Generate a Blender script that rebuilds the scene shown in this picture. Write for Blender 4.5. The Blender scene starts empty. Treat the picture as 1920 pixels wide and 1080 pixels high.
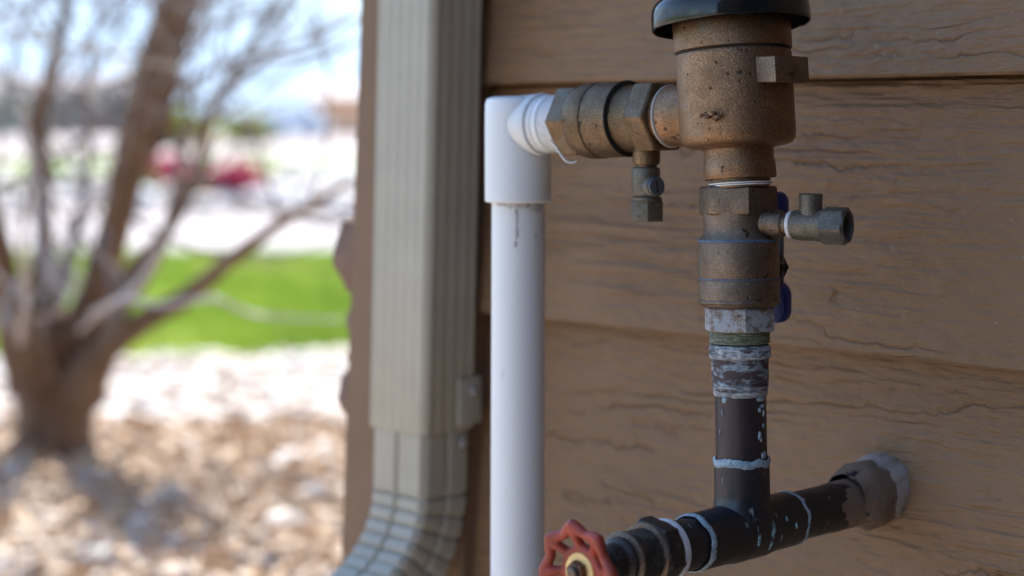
import bpy, bmesh, math, random
import numpy as np
from mathutils import Vector, Matrix, noise
random.seed(7); rng = np.random.default_rng(7)
R = math.radians
scene = bpy.context.scene
C = bpy.data.collections.new('place'); scene.collection.children.link(C)

# ------------------------------------------------------------------ camera, sky, sun, exposure
F = 3369.0            # focal length in photo pixels (1920 wide)
H = 0.60              # height of the lens above the ground
HY = 225.0            # photo row of the horizon
cam = bpy.data.cameras.new('camera'); camo = bpy.data.objects.new('camera', cam); C.objects.link(camo)
cam.sensor_width = 36; cam.lens = F/1920*36
cam.shift_y = -(540-HY)/1920
camo.location = (0, 0, H); camo.rotation_euler = (R(90), 0, 0)
cam.clip_start = 0.02; cam.clip_end = 600
cam.dof.use_dof = True; cam.dof.focus_distance = 0.975; cam.dof.aperture_fstop = 3.9
cam.dof.aperture_blades = 9
scene.camera = camo

SUN_EL, SUN_AZ = R(57), R(-4)       # azimuth from +Y, positive to +X
sdir = Vector((math.sin(SUN_AZ)*math.cos(SUN_EL), math.cos(SUN_AZ)*math.cos(SUN_EL), math.sin(SUN_EL)))
world = bpy.data.worlds.new('World'); scene.world = world; world.use_nodes = True
wn = world.node_tree; wn.nodes.clear()
sky = wn.nodes.new('ShaderNodeTexSky'); sky.sky_type = 'NISHITA'; sky.sun_disc = False
sky.sun_elevation = SUN_EL; sky.sun_rotation = SUN_AZ
sky.air_density = 1.1; sky.dust_density = .1; sky.ozone_density = 4
bg = wn.nodes.new('ShaderNodeBackground'); bg.inputs[1].default_value = 0.135
wo = wn.nodes.new('ShaderNodeOutputWorld')
tc = wn.nodes.new('ShaderNodeTexCoord')
mp = wn.nodes.new('ShaderNodeMapping'); mp.inputs['Scale'].default_value = (1, 1, 2.6)
nz = wn.nodes.new('ShaderNodeTexNoise'); nz.inputs['Scale'].default_value = 3.2; nz.inputs['Detail'].default_value = 6
cr = wn.nodes.new('ShaderNodeValToRGB'); cr.color_ramp.elements[0].position = .55; cr.color_ramp.elements[1].position = .75
mx = wn.nodes.new('ShaderNodeMixRGB'); mx.inputs[2].default_value = (2.6, 3.5, 4.7, 1)
wn.links.new(tc.outputs['Generated'], mp.inputs[0]); wn.links.new(mp.outputs[0], nz.inputs[0])
sx = wn.nodes.new('ShaderNodeSeparateXYZ'); wn.links.new(tc.outputs['Generated'], sx.inputs[0])
ab_ = wn.nodes.new('ShaderNodeMapRange'); ab_.inputs[1].default_value = 0; ab_.inputs[2].default_value = .30; ab_.inputs[3].default_value = .34; ab_.inputs[4].default_value = 0
wn.links.new(sx.outputs[2], ab_.inputs[0]); ad_ = wn.nodes.new('ShaderNodeMath'); ad_.operation = 'ADD'
wn.links.new(nz.outputs[0], ad_.inputs[0]); wn.links.new(ab_.outputs[0], ad_.inputs[1]); wn.links.new(ad_.outputs[0], cr.inputs[0]); wn.links.new(cr.outputs[0], mx.inputs[0])
wn.links.new(sky.outputs[0], mx.inputs[1]); wn.links.new(mx.outputs[0], bg.inputs[0]); wn.links.new(bg.outputs[0], wo.inputs[0])

sl = bpy.data.lights.new('sun', 'SUN'); sl.energy = 4.3; sl.angle = R(.5); sl.color = (1, .95, .87)
so = bpy.data.objects.new('sun', sl); C.objects.link(so)
so.rotation_euler = sdir.to_track_quat('Z', 'Y').to_euler()
vs = scene.view_settings; scene.display_settings.display_device = 'sRGB'
vs.view_transform = 'Standard'; vs.look = 'None'; vs.gamma = 1; vs.use_curve_mapping = False
vs.exposure = 1.52
scene.cycles.max_bounces = 6; scene.cycles.use_denoising = True

# ------------------------------------------------------------------ helpers
def P(px, py, D):
    """world point seen at photo pixel (px,py) at distance D along the view"""
    return Vector(((px-960)/F*D, D, H-(py-HY)/F*D))

class MB:
    def __init__(s): s.v = []; s.f = []
    def add(s, vs_, fs):
        n = len(s.v); s.v += [tuple(v) for v in vs_]; s.f += [tuple(i+n for i in f) for f in fs]
        return s
    def ring_loft(s, rings, closed=True, cap0=True, cap1=True):
        m = len(rings[0]); vs_ = [p for r in rings for p in r]; fs = []
        for i in range(len(rings)-1):
            for j in range(m if closed else m-1):
                k = (j+1) % m
                fs.append((i*m+j, i*m+k, (i+1)*m+k, (i+1)*m+j))
        if cap0: fs.append(tuple(range(m-1, -1, -1)))
        if cap1: fs.append(tuple((len(rings)-1)*m+j for j in range(m)))
        return s.add(vs_, fs)
    def lathe(s, fr, prof, seg=48, cap0=True, cap1=True, rn=None):
        rings = []
        for (r, h) in prof:
            ring = []
            for j in range(seg):
                a = 2*math.pi*j/seg
                rr = r if rn is None else r*(1+rn(a, h))
                ring.append(fr.p(rr*math.cos(a), rr*math.sin(a), h))
            rings.append(ring)
        return s.ring_loft(rings, True, cap0, cap1)
    def prism(s, fr, poly, h0, h1, bev=0.0):
        """polygon (2-D, counter-clockwise) extruded along the frame axis with chamfered ends"""
        cx = sum(p[0] for p in poly)/len(poly); cy = sum(p[1] for p in poly)/len(poly)
        def sc(k): return [(cx+(x-cx)*k, cy+(y-cy)*k) for x, y in poly]
        rad = max(math.hypot(x-cx, y-cy) for x, y in poly); k = 1-bev/rad if bev else 1
        lev = [(k, h0), (1, h0+bev), (1, h1-bev), (k, h1)] if bev else [(1, h0), (1, h1)]
        return s.ring_loft([[fr.p(x, y, h) for x, y in sc(q)] for q, h in lev])
    def tube(s, pts, rad, seg=8, cap=True):
        pts = [Vector(p) for p in pts]; n = len(pts)
        if not hasattr(rad, '__len__'): rad = [rad]*n
        up = Vector((0, 0, 1)); rings = []; prev = None
        for i in range(n):
            t = (pts[min(i+1, n-1)]-pts[max(i-1, 0)]).normalized()
            if prev is None:
                a = t.cross(up)
                if a.length < .05: a = t.cross(Vector((1, 0, 0)))
                a.normalize()
            else:
                a = (prev - t*prev.dot(t)).normalized()
            prev = a; b = t.cross(a)
            rings.append([pts[i]+(a*math.cos(2*math.pi*j/seg)+b*math.sin(2*math.pi*j/seg))*rad[i] for j in range(seg)])
        return s.ring_loft(rings, True, cap, cap)
    def tube_loop(s, pts, rad, seg=10):
        pts = [Vector(p) for p in pts]; n = len(pts); rings = []
        cen = sum(pts, Vector())/n
        nrm = (pts[0]-cen).cross(pts[n//4]-cen).normalized()
        for i in range(n):
            t = (pts[(i+1) % n]-pts[i-1]).normalized(); a = t.cross(nrm).normalized(); b = t.cross(a)
            r = rad[i] if hasattr(rad, '__len__') else rad
            rings.append([pts[i]+(a*math.cos(2*math.pi*j/seg)+b*math.sin(2*math.pi*j/seg))*r for j in range(seg)])
        rings.append(rings[0])
        return s.ring_loft(rings, True, False, False)
    def box(s, fr, x0, x1, y0, y1, z0, z1):
        p = [fr.p(x, y, z) for z in (z0, z1) for x, y in ((x0, y0), (x1, y0), (x1, y1), (x0, y1))]
        return s.add(p, [(0, 3, 2, 1), (4, 5, 6, 7), (0, 1, 5, 4), (1, 2, 6, 5), (2, 3, 7, 6), (3, 0, 4, 7)])

class Fr:
    """local frame: origin and three axes"""
    def __init__(s, o, az, ref=(0, 1, 0)):
        s.o = Vector(o); s.z = Vector(az).normalized(); ref = Vector(ref)
        s.x = ref.cross(s.z)
        if s.x.length < 1e-3: s.x = Vector((1, 0, 0)).cross(s.z)
        s.x.normalize(); s.y = s.z.cross(s.x)
    def p(s, x, y, z): return s.o + s.x*x + s.y*y + s.z*z
    def at(s, x, y, z): 
        f = Fr(s.p(x, y, z), s.z); f.x, f.y, f.z = s.x, s.y, s.z; return f
def FrM(o, x, y, z):
    f = Fr(o, z); f.x, f.y, f.z = Vector(x), Vector(y), Vector(z); return f

def root(name, label, cat, loc, rot=0.0, group=None, kind=None):
    o = bpy.data.objects.new(name, None); C.objects.link(o); o.empty_display_size = .05
    o.location = loc; o.rotation_euler = (0, 0, rot)
    o['label'] = label; o['category'] = cat
    if group: o['group'] = group
    if kind: o['kind'] = kind
    o['_m'] = [x for r in (Matrix.Translation(Vector(loc)) @ Matrix.Rotation(rot, 4, 'Z')).inverted() for x in r]
    return o
def minv(o):
    while o is not None and '_m' not in o: o = o.parent
    if o is None: return Matrix.Identity(4)
    m = list(o['_m']); return Matrix([m[0:4], m[4:8], m[8:12], m[12:16]])
def obj(name, mb, mat, parent=None, smooth=35, local=False, loc=None, bevel=0, label=None, sub=0, disp=None):
    me = bpy.data.meshes.new(name)
    if parent is None and loc is not None: M = Matrix.Translation(-Vector(loc))
    else: M = Matrix.Identity(4) if local else minv(parent)
    me.from_pydata([tuple(M @ Vector(v)) for v in mb.v], [], mb.f)
    bm = bmesh.new(); bm.from_mesh(me)
    bmesh.ops.recalc_face_normals(bm, faces=bm.faces)
    if bevel:
        es = [e for e in bm.edges if len(e.link_faces) == 2 and e.calc_face_angle(0) > R(28)]
        bmesh.ops.bevel(bm, geom=es, offset=bevel, segments=2, affect='EDGES', profile=.6, clamp_overlap=True)
    bm.to_mesh(me); bm.free(); me.update()
    if smooth is not None:
        for p in me.polygons: p.use_smooth = True
        me.set_sharp_from_angle(angle=R(smooth))
    me.materials.append(mat)
    o = bpy.data.objects.new(name, me); C.objects.link(o)
    if parent is not None: o.parent = parent
    elif loc is not None: o.location = loc
    if label: o['label'] = label
    return o
def tag(o, label, cat=None, group=None, kind=None):
    o['label'] = label
    if cat: o['category'] = cat
    if group: o['group'] = group
    if kind: o['kind'] = kind
    return o
def fastmesh(name, V, Fc, mat, parent=None, smooth=False, cols=None):
    """numpy vertices (n,3) + faces (m,k) in world space"""
    me = bpy.data.meshes.new(name)
    me.vertices.add(len(V)); me.vertices.foreach_set('co', np.asarray(V, np.float32).ravel())
    k = Fc.shape[1]; me.loops.add(Fc.size); me.loops.foreach_set('vertex_index', Fc.astype(np.int32).ravel())
    me.polygons.add(len(Fc)); me.polygons.foreach_set('loop_start', np.arange(0, Fc.size, k, dtype=np.int32))
    me.polygons.foreach_set('use_smooth', np.full(len(Fc), smooth))
    if cols is not None:
        a = me.attributes.new('tone', 'FLOAT', 'POINT'); a.data.foreach_set('value', np.asarray(cols, np.float32))
    me.update(); me.validate(); me.materials.append(mat)
    o = bpy.data.objects.new(name, me); C.objects.link(o)
    if parent is not None: o.parent = parent
    return o

# ------------------------------------------------------------------ materials
class NT:
    def __init__(s, name, rough=.5, metal=0, spec=.5):
        s.m = bpy.data.materials.new(name); s.m.use_nodes = True; s.t = s.m.node_tree
        s.b = s.t.nodes['Principled BSDF']; s.b.inputs['Roughness'].default_value = rough
        s.b.inputs['Metallic'].default_value = metal; s.b.inputs['Specular IOR Level'].default_value = spec
        s.tc = s.t.nodes.new('ShaderNodeTexCoord')
    def n(s, typ, **kw):
        nd = s.t.nodes.new(typ)
        for k, v in kw.items():
            if k.startswith('_'): setattr(nd, k[1:], v)
            else: nd.inputs[k].default_value = v
        return nd
    def l(s, a, b): s.t.links.new(a, b)
    def co(s, scale=(1, 1, 1), off=None, rnd=0):
        mpn = s.n('ShaderNodeMapping'); mpn.inputs['Scale'].default_value = scale
        if off: mpn.inputs['Location'].default_value = off
        src = s.tc.outputs['Object']
        if rnd:
            oi = s.n('ShaderNodeObjectInfo'); ml = s.n('ShaderNodeVectorMath', _operation='SCALE')
            cb = s.n('ShaderNodeCombineXYZ')
            for i in range(3): s.l(oi.outputs['Random'], cb.inputs[i])
            s.l(cb.outputs[0], ml.inputs[0]); ml.inputs['Scale'].default_value = rnd
            ad = s.n('ShaderNodeVectorMath', _operation='ADD'); s.l(src, ad.inputs[0]); s.l(ml.outputs[0], ad.inputs[1]); src = ad.outputs[0]
        s.l(src, mpn.inputs[0]); return mpn.outputs[0]
    def noise(s, scale, detail=4, rough=.55, vec=None, dist=0):
        nd = s.n('ShaderNodeTexNoise', Scale=scale, Detail=detail, Roughness=rough, Distortion=dist)
        s.l(vec if vec is not None else s.tc.outputs['Object'], nd.inputs['Vector']); return nd.outputs[0]
    def ramp(s, fac, stops, interp='LINEAR'):
        nd = s.n('ShaderNodeValToRGB'); e = nd.color_ramp.elements; nd.color_ramp.interpolation = interp
        while len(e) < len(stops): e.new(.5)
        for i, (p, c) in enumerate(stops):
            e[i].position = p; e[i].color = (c, c, c, 1) if not hasattr(c, '__len__') else (*c, 1)
        s.l(fac, nd.inputs[0]); return nd.outputs[0]
    def mix(s, fac, a, b, mode='MIX'):
        nd = s.n('ShaderNodeMixRGB', _blend_type=mode)
        for i, v in enumerate((fac, a, b)):
            if hasattr(v, 'is_linked') or isinstance(v, bpy.types.NodeSocket): s.l(v, nd.inputs[i])
            elif i == 0: nd.inputs[0].default_value = v
            else: nd.inputs[i].default_value = (*v, 1) if hasattr(v, '__len__') else (v, v, v, 1)
        return nd.outputs[0]
    def math(s, op, a, b=0, clamp=False):
        nd = s.n('ShaderNodeMath', _operation=op, _use_clamp=clamp)
        for i, v in enumerate((a, b)):
            if isinstance(v, bpy.types.NodeSocket): s.l(v, nd.inputs[i])
            else: nd.inputs[i].default_value = v
        return nd.outputs[0]
    def bump(s, h, dist=.001, strength=1, prev=None):
        nd = s.n('ShaderNodeBump', Distance=dist, Strength=strength); s.l(h, nd.inputs['Height'])
        if prev is not None: s.l(prev, nd.inputs['Normal'])
        s.l(nd.outputs[0], s.b.inputs['Normal']); return nd.outputs[0]
    def col(s, c):
        if isinstance(c, bpy.types.NodeSocket): s.l(c, s.b.inputs['Base Color'])
        else: s.b.inputs['Base Color'].default_value = (*c, 1)
    def rough(s, c): s.l(c, s.b.inputs['Roughness'])

def m_siding():
    m = NT('painted_embossed_siding', .52, 0, .35)
    v1 = m.co((1.1, 1, 8), rnd=37); v2 = m.co((15, 1, 7), rnd=51); vfine = m.co((30, 8, 420), rnd=13)
    sep = m.n('ShaderNodeSeparateXYZ'); m.l(m.tc.outputs['Object'], sep.inputs[0])
    big = m.noise(3.0, 2, .5, v1); med = m.noise(2.2, 3, .6, v2)
    fz = m.math('MULTIPLY', sep.outputs[2], 70.0)
    fld = m.math('ADD', fz, m.math('ADD', m.math('MULTIPLY', big, 7.0), m.math('MULTIPLY', med, 2.0)))
    fr = m.math('FRACT', fld)
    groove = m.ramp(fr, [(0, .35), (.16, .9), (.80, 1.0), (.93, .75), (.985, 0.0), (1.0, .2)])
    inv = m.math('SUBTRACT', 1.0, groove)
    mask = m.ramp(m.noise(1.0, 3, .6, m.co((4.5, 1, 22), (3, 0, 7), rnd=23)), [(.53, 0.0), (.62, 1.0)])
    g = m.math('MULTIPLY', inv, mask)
    # close parallel saw-mark ridges, in patches
    fine = m.ramp(m.noise(1.0, 2, .5, m.co((9, 4, 150), rnd=11), .5), [(.36, 0.0), (.64, 1.0)])
    fmask = m.ramp(m.noise(1.0, 2, .5, m.co((3, 1, 9), (8, 0, 2), rnd=71)), [(.42, .08), (.62, .8)])
    h = m.math('SUBTRACT', m.math('MULTIPLY', m.math('MULTIPLY', fine, fmask), 1.5), m.math('MULTIPLY', g, 1.0))
    lump = m.ramp(m.noise(150, 3, .55, m.co((.38, 1, 1.3), rnd=9)), [(.34, 0.0), (.66, 1.0)])
    h = m.math('ADD', h, m.math('MULTIPLY', lump, .55))
    h = m.math('ADD', h, m.math('MULTIPLY', m.noise(700, 2), .07))
    m.bump(h, .0022, .9)
    c = m.ramp(m.noise(6, 3), [(.3, (.225, .128, .066)), (.7, (.262, .152, .080))])
    c = m.mix(m.math('MULTIPLY', m.math('MULTIPLY', m.math('SUBTRACT', 1.0, fine), fmask), .42), c, (.135, .078, .044))  # browner valleys: relief shade between the ridges put into the colour
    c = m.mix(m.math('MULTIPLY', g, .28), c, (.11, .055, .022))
    sp = m.ramp(m.noise(420, 1, .5), [(.76, 0.0), (.80, 1.0)])
    c = m.mix(m.math('MULTIPLY', sp, .5), c, (.42, .36, .30)); m.col(c)
    m.rough(m.ramp(m.noise(90, 3), [(.3, .45), (.7, .62)])); return m.m
def m_bronze(name, lo, mid, hi, metal=.55, sc=1.0, dist=.0005, crust=None, cr_rng=(.5, .6), blue=.0):
    m = NT(name, .5, metal, .45)
    n1 = m.noise(1500*sc, 3, .6); n2 = m.noise(70*sc, 4, .6)
    c = m.ramp(n1, [(.32, lo), (.52, mid), (.72, hi)])
    c = m.mix(m.ramp(n2, [(.4, 0.0), (.7, .65)]), c, tuple(x*.55 for x in mid))
    patina = m.ramp(m.noise(38, 5, .7, m.co((1, 1, 1), (5, 2, 1))), [(.56, 0.0), (.70, .45+blue)])
    c = m.mix(patina, c, (.20, .22, .20))
    pit = m.ramp(m.noise(230, 1, .4), [(.70, 0.0), (.76, 1.0)])
    c = m.mix(m.math('MULTIPLY', pit, .8), c, (.03, .02, .015))
    if crust:
        k = m.ramp(m.noise(150, 6, .75), [(cr_rng[0], 0.0), (cr_rng[1], 1.0)])
        c = m.mix(k, c, crust)
        mr = m.math('MULTIPLY', m.math('SUBTRACT', 1.0, k), metal); m.l(mr, m.b.inputs['Metallic'])
        m.rough(m.math('ADD', m.math('MULTIPLY', k, .35), .45, True))
    else: m.rough(m.ramp(n2, [(.3, .34), (.7, .52)]))
    m.col(c)
    hh = m.math('SUBTRACT', m.noise(1100*sc, 3, .7), m.math('MULTIPLY', pit, .7))
    m.bump(hh, dist, .75); return m.m
def m_crust(name, cols, base=(.06, .05, .05), rng_=(.4, .56), scale=(1, 1, 3), sc=160, dist=.0007):
    m = NT(name, .75, 0, .3)
    k = m.ramp(m.noise(sc, 6, .7, m.co(scale)), [(rng_[0], 0.0), (rng_[1], 1.0)])
    cc = m.ramp(m.noise(sc*1.4, 4, .6, m.co(scale, (4, 4, 4))), [(.3, cols[0]), (.5, cols[1]), (.7, cols[2])])
    m.col(m.mix(k, base, cc)); m.bump(m.math('ADD', k, m.noise(sc*4, 4, .7)), dist, .8); return m.m
def m_plain(name, c, rough=.5, metal=0, spec=.5, var=.12, sc=40, bd=.0002, bsc=300):
    m = NT(name, rough, metal, spec)
    n = m.noise(sc, 4, .6); m.col(m.ramp(n, [(.3, tuple(x*(1-var) for x in c)), (.7, tuple(min(1, x*(1+var)) for x in c))]))
    if bd: m.bump(m.noise(bsc, 3, .6), bd, .6)
    return m.m
def m_tone(name, stops, rough=.8, extra=None, spec=.3, trans=0):
    m = NT(name, rough, 0, spec); a = m.n('ShaderNodeAttribute', _attribute_name='tone')
    c = m.ramp(a.outputs['Fac'], stops)
    if extra: c = m.mix(m.noise(extra, 4, .6), c, m.mix(.55, c, (.2, .16, .12)))
    m.col(c)
    if trans:
        m.b.inputs['Transmission Weight'].default_value = 0
        m.b.inputs['Subsurface Weight'].default_value = 0
        tr = m.n('ShaderNodeBsdfTranslucent'); m.l(c, tr.inputs[0]); ms = m.n('ShaderNodeMixShader', Fac=trans)
        out = m.t.nodes['Material Output']; m.l(m.b.outputs[0], ms.inputs[1]); m.l(tr.outputs[0], ms.inputs[2]); m.l(ms.outputs[0], out.inputs[0])
    return m.m

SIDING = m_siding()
BR_BODY = m_bronze('cast_bronze_body', (.13, .075, .043), (.28, .165, .095), (.54, .34, .20), .95)
BR_CHECK = m_bronze('cast_bronze_weathered', (.075, .052, .036), (.18, .12, .072), (.35, .25, .15), .9)
BR_VALVE = m_bronze('cast_bronze_valve', (.11, .078, .058), (.205, .147, .108), (.36, .27, .20), .9)
BR_COCK = m_bronze('dull_grey_brass', (.075, .066, .05), (.14, .122, .096), (.23, .20, .16), .4, .8, .0003, blue=.2)
BR_COCK_DK = m_bronze('dark_brass', (.07, .06, .05), (.12, .105, .09), (.2, .18, .15), .4, .8, .0003)
BR_GATE = m_bronze('dark_gate_bronze', (.02, .018, .018), (.05, .042, .038), (.11, .085, .07), .5, .6, .0003)
BR_EDGE = m_bronze('worn_bronze_ring', (.08, .055, .04), (.16, .11, .08), (.28, .2, .15), .5, .6, .0003)
NUT_WHITE = m_bronze('lime_crusted_bronze', (.10, .07, .05), (.2, .14, .1), (.34, .25, .18), .4, 1, .0006, (.36, .38, .41), (.40, .54))
BLACKP = m_plain('glossy_black_plastic', (.006, .007, .009), .12, 0, .5, .3, 20, .00006, 60)
SEAM = m_plain('dark_seam', (.03, .022, .018), .8, 0, .2)
BLUEMARK = m_plain('blue_machined_edge', (.09, .13, .20), .5, .3, .4, .3, 300)
TAPE = m_plain('white_thread_tape', (.72, .72, .72), .55, 0, .3, .12, 400, .0003, 900)
GREEN = m_crust('mossy_thread_crust', [(.12, .14, .06), (.32, .33, .24), (.58, .58, .53)], (.20, .20, .12), (.3, .5), (1, 1, 5))
LIME = m_crust('lime_scale_crust', [(.22, .25, .28), (.40, .43, .46), (.60, .61, .61)], (.07, .055, .06), (.36, .52))
LIME2 = m_crust('patchy_scale_on_copper', [(.16, .20, .24), (.32, .38, .42), (.52, .55, .56)], (.075, .05, .052), (.47, .60), (1, 1, 2.2), 110)
SOLDER = m_crust('pale_solder_bead', [(.20, .28, .34), (.32, .40, .45), (.50, .55, .58)], (.18, .22, .25), (.25, .42), (1, 1, 1), 300, .0005)
TURQ = m_crust('turquoise_verdigris', [(.10, .26, .34), (.25, .42, .50), (.5, .62, .66)], (.04, .10, .13), (.35, .5), (1, 1, 1), 500, .0004)
def m_copper(name, a, b, spec=.45):
    m = NT(name, .34, .35, spec)
    n = m.noise(26, 5, .65, m.co((1, 1, .5)))
    c = m.ramp(n, [(.3, a), (.7, b)])
    sp = m.ramp(m.noise(170, 3, .6, m.co((1, 1, .35))), [(.68, 0.0), (.74, 1.0)])
    c = m.mix(m.math('MULTIPLY', sp, .75), c, (.34, .42, .46)); m.col(c)
    m.rough(m.ramp(m.noise(60, 4), [(.3, .30), (.7, .52)])); m.bump(m.noise(420, 3), .00018, .7); return m.m
COPPER = m_copper('oxidised_copper', (.060, .042, .042), (.028, .025, .034))
COPPERD = m_copper('black_stained_copper', (.008, .012, .020), (.018, .018, .025), .9)
def m_pvc():
    m = NT('white_pvc', .33, 0, .5)
    c = m.ramp(m.noise(9, 4, .6, m.co((1, 1, .25))), [(.3, (.70, .71, .72)), (.7, (.78, .78, .77))])
    sp = m.ramp(m.noise(60, 3, .6, m.co((1, 1, .6))), [(.70, 0.0), (.76, .5)])
    m.col(m.mix(sp, c, (.42, .38, .34))); m.bump(m.noise(120, 3), .00012, .6)
    m.b.inputs['Subsurface Weight'].default_value = .45; m.b.inputs['Subsurface Radius'].default_value = (.009, .011, .014)
    m.b.inputs['Subsurface Scale'].default_value = 1
    return m.m
PVC = m_pvc()
GLUE = m_crust('dirty_glue_run', [(.30, .27, .25), (.52, .50, .50), (.66, .65, .66)], (.50, .48, .47), (.35, .6), (1, 1, 1), 300, .0002)
RED = m_plain('red_painted_iron', (.31, .042, .022), .5, 0, .5, .28, 70, .0004, 160)
WASHER = m_plain('yellow_brass_washer', (.80, .56, .24), .45, .2, .4, .15, 200)
NUTDK = m_plain('rusty_dark_nut', (.16, .08, .045), .5, .6, .4, .5, 260, .0004)
BLUEH = m_plain('blue_vinyl_grip', (.006, .018, .17), .32, 0, .5, .2, 60)
STEEL = m_plain('grey_steel', (.14, .15, .17), .45, .7, .5, .3, 100)
ALU = m_plain('taupe_painted_aluminium', (.385, .35, .28), .42, 0, .4, .06, 25, .00012, 60)
TRIM = m_plain('brown_painted_trim', (.19, .115, .068), .6, 0, .35, .12, 12, .0006, 120)
STONE = m_plain('pinkish_brown_stone', (.23, .150, .115), .85, 0, .2, .3, 18, .003, 60)
HOUSEC = m_plain('brown_house_wall', (.20, .145, .105), .8)
SOFFIT = m_plain('brown_soffit', (.14, .10, .075), .7)
FOAM = m_plain('pale_foam_sealant', (.36, .30, .265), .95, 0, .2, .2, 60, .004, 130)
def m_caulk():
    m = NT('brown_painted_sealant', .55, 0, .4)
    k = m.ramp(m.noise(75, 3, .6), [(.62, 0.0), (.67, 1.0)])
    c = m.ramp(m.noise(45, 4, .6), [(.3, (.17, .115, .085)), (.7, (.25, .175, .13))])
    m.col(m.mix(k, c, (.02, .018, .02))); m.bump(m.noise(160, 4, .65), .0016, .8); return m.m
CAULK = m_caulk()
BARK = NT('brown_bark', .85, 0, .25)
_n = BARK.noise(14, 5, .65, BARK.co((1, 1, .35)))
BARK.col(BARK.ramp(_n, [(.3, (.08, .048, .030)), (.5, (.15, .094, .060)), (.72, (.23, .155, .105))])); BARK.bump(BARK.noise(60, 4, .7, BARK.co((1, 1, .3))), .006, .8); BARK = BARK.m
TWIG = m_plain('grey_brown_twig_bark', (.17, .135, .12), .55, 0, .5, .35, 20)
TWIG_LIT = m_plain('sunlit_twig_bark', (.42, .38, .36), .4, 0, .5, .2, 20)  # paler copy of the twig bark; sunlight on it put into the colour
PEBBLE = m_tone('river_rock', [(0, (.38, .27, .19)), (.25, (.54, .42, .33)), (.5, (.62, .54, .47)), (.75, (.68, .61, .57)), (1, (.74, .73, .72))], .7, 30)
def m_soil():
    m = NT('soil_and_gravel', .95, 0, .2)
    a = m.ramp(m.noise(2.2, 4, .6), [(.38, (.50, .37, .26)), (.62, (.54, .45, .37))])
    c = m.mix(m.ramp(m.noise(26, 4, .7), [(.35, 0.0), (.65, 1.0)]), a, (.50, .44, .38)); m.col(c)
    m.bump(m.noise(40, 4, .7), .02, .8); return m.m
SOIL = m_soil()
GRASS = m_tone('lawn_grass', [(0, (.17, .25, .028)), (.5, (.27, .38, .04)), (1, (.42, .48, .10))], .6, None, .3, .35)
TURF = m_plain('green_turf', (.16, .22, .04), .9, 0, .2, .3, 6)
CONC = m_plain('pale_concrete', (.36, .325, .315), .85, 0, .2, .08, 3)
FARG = m_plain('pale_far_gravel', (.36, .31, .29), .9, 0, .2, .25, 1.2)
def leafmat(n, a, b, t=.3): return m_tone(n, [(0, a), (1, b)], .55, None, .35, t)
LEAF_RED = leafmat('red_leaves', (.34, .03, .07), (.60, .07, .16)); LEAF_GRN = leafmat('green_leaves', (.07, .12, .02), (.20, .28, .05))
LEAF_YEL = leafmat('yellow_green_leaves', (.30, .32, .04), (.60, .46, .07)); LEAF_TAN = leafmat('tan_dry_leaves', (.25, .17, .09), (.42, .31, .18))
LEAF_DRY = m_tone('dead_leaves', [(0, (.40, .28, .19)), (1, (.60, .45, .31))], .8)

# ------------------------------------------------------------------ the wall's own frame
th = R(45.5); w = Vector((-math.sin(R(44.5)), math.cos(R(44.5)), 0)); n_in = Vector((w.y, -w.x, 0))   # along the wall (away), into the wall
P0 = Vector((.2203, 1.076, 0))                         # foot of the wall where the stub pipe enters
WROT = math.atan2(w.y, w.x)
WF = FrM(P0, w, -n_in, Vector((0, 0, 1)))              # x along wall, y outward, z up
def zr(z): return H+z

# ------------------------------------------------------------------ ground
def sheet(name, x0, x1, y0, y1, z, mat, nx=1, ny=1, amp=0):
    xs = np.linspace(x0, x1, nx+1); ys = np.linspace(y0, y1, ny+1); mb = MB()
    for y in ys:
        for x in xs: mb.v.append((x, y, z+(amp*noise.noise(Vector((x*.9, y*.9, 3)))*2 if amp else 0)))
    for j in range(ny):
        for i in range(nx):
            a = j*(nx+1)+i; mb.f.append((a, a+1, a+nx+2, a+nx+1))
    o = obj(name, mb, mat, None, 60); o['kind'] = 'structure'; return o
tag(sheet('ground', -300, 300, -300, 300, -.03, TURF), 'grassy ground reaching to the horizon')
tag(sheet('garden_bed', -9, 5, .2, 4.55, 0, SOIL, 90, 40, .02), 'brown soil of the gravel bed around the bare tree')
tag(sheet('side_yard', -9, 5, -7, .2, 0, m_plain('brown_bark_mulch', (.20, .15, .11), .95, 0, .2, .4, 20), 60, 30, .02), 'brown mulch of the side passage along the house')
tag(sheet('lawn', -14, 8, 4.55, 7.9, .005, TURF, 30, 10, .012), 'strip of bright green lawn behind the bare tree')
tag(sheet('concrete_walk', -40, 30, 7.9, 10.9, .02, CONC), 'pale concrete walk beyond the lawn')
tag(sheet('far_garden_bed', -40, 30, 10.9, 60, .04, FARG, 40, 30, .05), 'pale rocky garden bed beyond the walk')
tag(sheet('far_lawn', -26, 6, 15.5, 21, .16, TURF), 'far strip of thin green grass across the walk')

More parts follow.
